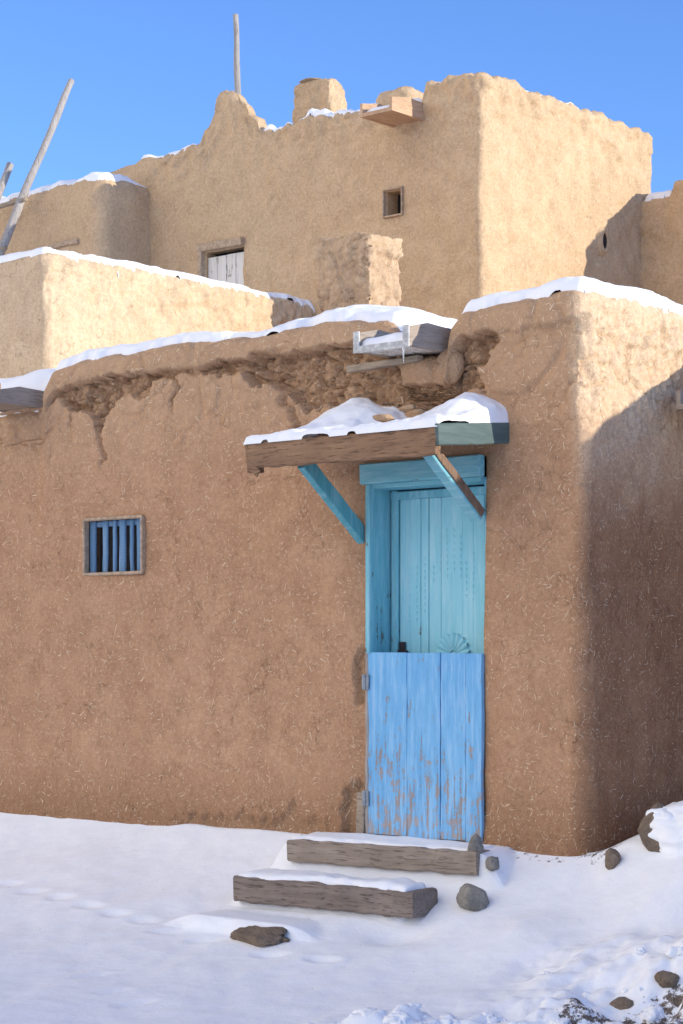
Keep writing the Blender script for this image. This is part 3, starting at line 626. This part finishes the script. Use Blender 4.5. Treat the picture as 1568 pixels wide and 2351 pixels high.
# ladder
yt=yk+.42; xt,zt_=PY(166,186,yt)
A1=(xt,yt,zt_); yb_,zb_=PX(0,575,xt)
dirv=Vector((0,yb_-yt,zb_-zt_)); A0=Vector(A1)+dirv*2.05
Ld=thing('wooden_ladder',(xt-.2,A0.y,A0.z),'weathered grey pole ladder leaning on adobe wall','ladder')
MB().pole(A0,A1,.052,.030,seed=2.,wob=.03).make('rail',W_grey,Ld,smooth=True)
y2=yt+dirv.y*.52
for _ in range(3):
    xx,zz=PY(24,378,y2); z2=zz; y2=yt+dirv.y*((zt_-z2)/-dirv.z); xB=xx
MB().pole((xB,A0.y,A0.z),(xB,y2,z2),.050,.036,seed=5.).make('rail',W_grey,Ld,smooth=True)
for tt in(.72,1.0,1.28,1.56,1.84):
    c=Vector(A1)+dirv*tt; MB().pole((xB-.08,c.y,c.z-.01),(xt+.08,c.y,c.z+.01),.022,.022,seed=tt,wob=.01).make('rung',W_greyx,Ld,smooth=True)
yp=4.1; xp,zp=PY(541,34,yp); Pp=thing('wooden_pole',(xp,yp,5.2),'slender weathered grey pole standing on the roof','pole')
MB().pole((xp+.02,yp,5.2),(xp,yp,zp),.036,.026,seed=8.,wob=.05).make('pole_shaft',W_grey,Pp,smooth=True)
# ================================================================== SIDE WING (casts the big shadow)
H5=thing('adobe_house',(4,3,0),'adobe wing joining the side wall at the lane','house',GH)
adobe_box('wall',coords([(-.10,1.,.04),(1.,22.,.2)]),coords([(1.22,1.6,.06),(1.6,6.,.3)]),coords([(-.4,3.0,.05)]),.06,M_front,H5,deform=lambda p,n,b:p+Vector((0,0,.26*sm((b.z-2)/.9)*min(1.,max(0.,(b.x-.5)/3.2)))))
canale('roof_spout',.13,.50,.74,1.5,2.55,.12,H5,W_greyy,W_greyy,flash=False,label='pale wooden roof spout on the side wing')
# ================================================================== GROUND
def terrace(x,y,x0,x1,y0,h,side=.22,front=.02):
    dx=max(x0-x,x-x1,0); dy=max(y0-y,0)
    return h-.55*sm(dx/side*.6)-(1. if dy>front else dy/front*.5)
FP=[]
def trz(x,y): return sm((x+.02+(y+1.6)*-.55+.55*nz(x,y,0,1.2,6))/.9)*sm((-y-.35)/.5)
def gz(x,y):
    b=-.75*(1-math.exp(min(y,0)/1.1)) if y<0 else 0.
    if (-12<x<8 and -9<y<3):
        b+=.035*nz(x,y,0,.7,3)*sm(-y/.6)+.016*nz(x,y,0,2.2,5)+.007*nz(x,y,0,6,5)
        if x>-.1: b+=sm((x+.05)/.25)*(.24*sm((y+.05)/.9))
        b+=.10*ga(x-.33,.22)*ga(y-.12,.25)+.14*ga(x-.80,.35)*ga(y+.20,.35)+.05*ga(x-.1,.3)*ga(y+.75,.25)
        t1=terrace(x,y,-1.90,-.53,-.325,.008,.30)
        t2=terrace(x,y,-1.96,-.86,-.690,-.195,.18)
        rag=.05*nz(x,0,0,3.)
        t3=terrace(x,y,-2.00,-1.35,-1.06+rag,-.395,.7,.14)
        b=max(b,t1,t2,t3)
        b+=.028*ga(x+1.3,1.0)*ga(y+.10,.14)
        b-=.07*ga(x+.68,.22)*ga(y+.80,.16)
        tr=trz(x,y)
        if tr>0:
            cl=chunk(x,y,0,3.4,3.)
            b+=tr*(.13*fr(x,y,0,1.7,3,3)+.060*abs(fr(x,y,2,3.6,5,4))-.030*(cl-.4)*sm((tr-.4)/.5)+.016*fr(x,y,5,12,5,4))
            b+=tr*.18*sm((x-.40)/.5)*ga(y+.85,.45)
        for fx,fy,rot in FP:
            if abs(x-fx)<.3 and abs(y-fy)<.3:
                c,s_=math.cos(rot),math.sin(rot); a=(x-fx)*c+(y-fy)*s_; q=-(x-fx)*s_+(y-fy)*c
                rr=math.hypot(a/.10,q/.045); b-=.016*math.exp(-rr**3)-.003*math.exp(-((rr-1.4)/.35)**2)
    return b
def ground_hit(u,v):
    a=(u-784)/4600.; Y=7.
    while Y<16:
        x=6.28+Y*(-0.6534+0.757*a); y=-9.37+Y*(0.757+0.6534*a); z=1.13+(1500-v)/4600.*Y
        if y>-.02 and x<0 or z<gz(x,y): return x,y
        Y+=.02
    return x,y
FP=[ground_hit(u,v)+(r,) for u,v,r in((20,2030,.1),(75,2048,.1),(140,2062,.1),(205,2080,.1),(265,2098,.1),(330,2115,.1),(210,2240,1.),(260,2275,1.),(310,2305,1.),(380,2140,.3),(470,2160,.3),(620,2195,.2),(740,2205,.1))]
gxs=np.concatenate([-np.geomspace(400,7,26),coords([(-6.6,-1.,.035),(-1.,2.6,.016)]),np.geomspace(3,400,24)]); gys=np.concatenate([-np.geomspace(400,3.6,26),coords([(-3.4,1.3,.018)]),np.geomspace(1.8,400,20)])
V=[];F=[];dirt=[]
for x in gxs:
    for y in gys:
        x=float(x);y=float(y); V.append((x,y,gz(x,y)))
        d=.0
        if .3<x<3 and y<-.8: d=sm((x-1.08-(y+1.4)*.5+.25*nz(x,y,0,2.5))/.25)*.60*sm((-y-1.0)/.25)
        if -.6<x<.2 and -.1<y<.06: d=max(d,.45)
        d=max(d,.42*ga(y-.0,.035)) if x<0 else d
        if x>2.6 and x<14 and -4<y<0: d=max(d,.18)
        dirt.append(d)
ny=len(gys)
for i in range(len(gxs)-1):
    for j in range(ny-1): a=i*ny+j; F.append((a,a+ny,a+ny+1,a+1))
gr=mesh('ground',V,F,M_gsnow); gr['kind']='structure'; gr['label']='blue shaded snow sloping down from the house'; gr['category']='ground'
at=gr.data.attributes.new('dirt','FLOAT','POINT'); at.data.foreach_set('value',dirt)
# snow clods in the trampled zone
V=[];F=[]
bm=bmesh.new(); bmesh.ops.create_icosphere(bm,subdivisions=4,radius=1.); sv=[v.co.copy() for v in bm.verts]; sf_=[tuple(v.index for v in f.verts) for f in bm.faces]; bm.free()
cnt=0; tries=0
while cnt<210 and tries<9000:
    tries+=1
    x=random.uniform(-.6,2.3); y=random.uniform(-2.6,-.4); t_=trz(x,y)
    if random.random()>t_**3*.9+.01: continue
    r=random.choice([.010,.013,.018,.025,.035])*random.uniform(.7,1.4); big=random.random()<.22
    if big: r=random.uniform(.045,.11)
    z=gz(x,y); b=len(V); cnt+=1; o=random.uniform(0,50); fl=random.uniform(.55,.85)
    for c in sv:
        k=1+.50*nz(*c,1.0,o)+.30*nz(*c,2.1,o+4)+.16*fr(*c,5.,o,3); V.append((x+c.x*r*k*1.15,y+c.y*r*k,z-r*.2+c.z*r*k*fl))
    F+=[tuple(b+i for i in f) for f in sf_]
o=mesh('snow',V,F,M_snow); o['kind']='stuff'; tag(o,'broken snow clods kicked up on the trampled path','snow')
# ================================================================== STEPS
GS='timber steps below the door'
s=MB(); s.beam((-1.93,-.29,-.070),(-.50,-.29,-.052),.15,.135,bev=.010,jit=.010,seed=2,seg=30)
st1=tag(s.make('timber_step',W_step),'pale weathered timber step edged with snow under the door','step',GS)
s=MB(); s.beam((-2.01,-.635,-.275),(-.655,-.625,-.262),.235,.150,bev=.014,jit=.016,seed=6,seg=34)
st2=tag(s.make('timber_step',W_step2),'dark cracked squared timber step with snow on top','step',GS)
snow_cap(bvh(st1,gr),-1.92,-.53,-.335,-.10,.014,res=.016,R=.05,en=.04,label='thin snow on the upper timber step',seed=1.,wig=.012,zmin=-.5)
snow_cap(bvh(st2),-2.0,-.70,-.735,-.53,.035,res=.014,R=.05,edges=(1,1,1,0),en=.03,label='soft snow covering the dark timber step',seed=2.,wig=.014,zmin=-.5,nmin=.6)
GR='stones half buried in snow'
def rock(u,v,w,h,mat,label,seed,sink=0.,amp=.28):
    x,y=ground_hit(u,v); z=gz(x,y); Y=(x-6.28)*-.6534+(y+9.37)*.757; k=Y/4600.
    o=lump('rock',(x,y,z+h*k*(.30-sink)),(w*k*.55,w*k*.45,h*k*.62),mat,seed,amp=amp); tag(o,label,'rock',GR)
    return o,(x,y,z)
rock(1088,2085,78,62,M_rock,'rounded grey stone beside the timber steps',2.)
rock(1092,1995,34,44,M_rock,'small dark stone at the end of the upper step',5.)
rock(1130,2022,34,30,M_rock,'small flat grey stone poking through snow',9.)
rock(1405,1990,38,50,M_rockb,'brown stone in the snow mound by the corner',12.)
o,(x,y,z)=rock(1510,1938,90,100,M_rockb,'large brown boulder capped with snow by the side wall',18.,sink=.0)
c=lump('snow',(x+.21,y+.11,z+.07),(.33,.22,.175),M_snow,27.,sub=5,amp=.30,facet=0); c['kind']='stuff'; tag(c,'rounded snow capping a boulder','snow')
c=lump('snow',(x+.04,y+.04,z+.13),(.14,.12,.075),M_snow,29.,sub=5,amp=.25,facet=0); c['kind']='stuff'; tag(c,'small snow pillow on a boulder','snow')
rock(1432,2312,60,26,M_rockb,'dark stone in trampled snow',21.,sink=.3)
rock(1530,2262,60,34,M_rockb,'dark rough stone beside the muddy path',24.,sink=.2)
x,z=PY(592,2132,-1.12)
o=lump('rock',(x+.01,-1.11,-.478),(.25,.13,.055),M_rockb,31.,sub=4,amp=.6); tag(o,'dark flat stone edge of the lowest step','rock',GR)
# ================================================================== LIGHT, SKY, CAMERA
Ls=Vector((1.,.30,.225)).normalized()
el=math.asin(Ls.z); az=math.atan2(Ls.x,Ls.y)
sun=bpy.data.lights.new('sun','SUN'); sun.energy=5.; sun.angle=math.radians(.5); sun.color=(1.,.93,.80)
so=link(bpy.data.objects.new('sun',sun)); so.rotation_euler=Ls.to_track_quat('Z','Y').to_euler()
wd=bpy.data.worlds.new('World'); sc.world=wd; wd.use_nodes=True; nt=wd.node_tree; nt.nodes.clear()
g=G.__new__(G); g.t=nt
bg=nt.nodes.new('ShaderNodeBackground'); ou=nt.nodes.new('ShaderNodeOutputWorld'); sk=nt.nodes.new('ShaderNodeTexSky'); sk.sky_type='NISHITA'; sk.sun_disc=False
sk.sun_elevation=el; sk.sun_rotation=az; sk.altitude=2100; sk.air_density=1.; sk.dust_density=.4; sk.ozone_density=1.5
col=g.mix(1.,sk.outputs[0],(.98,1.34,2.05),'MULTIPLY')
# cloud bank added out of view to brighten the shaded house front
dr=g.n('ShaderNodeTexCoord').outputs['Generated']
dp=g.n('ShaderNodeVectorMath',operation='DOT_PRODUCT'); g.L(dr,dp.inputs[0]); g.L((-.54,-.80,.17),dp.inputs[1])
cn=g.noise(dr,3.,5,.6).outputs[0]
cl=g.ramp(g.math('ADD',dp.outputs['Value'],g.math('MULTIPLY',g.math('SUBTRACT',cn,.5),.7)),.28,.78)
col=g.mix(cl,col,(11.2,10.4,9.8))
g.L(col,bg.inputs[0]); bg.inputs[1].default_value=.15; nt.links.new(bg.outputs[0],ou.inputs[0])
cam=bpy.data.cameras.new('camera'); co=link(bpy.data.objects.new('camera',cam)); co.location=CAM; co.rotation_euler=(math.radians(90),0,math.atan2(.6534,.757))
cam.sensor_fit='HORIZONTAL'; cam.sensor_width=24; cam.lens=24*4600/1568.; cam.shift_y=(1500-1175.5)/1568.; cam.clip_end=1500; sc.camera=co
sc.view_settings.view_transform='Standard'; sc.view_settings.look='None'; sc.view_settings.exposure=0
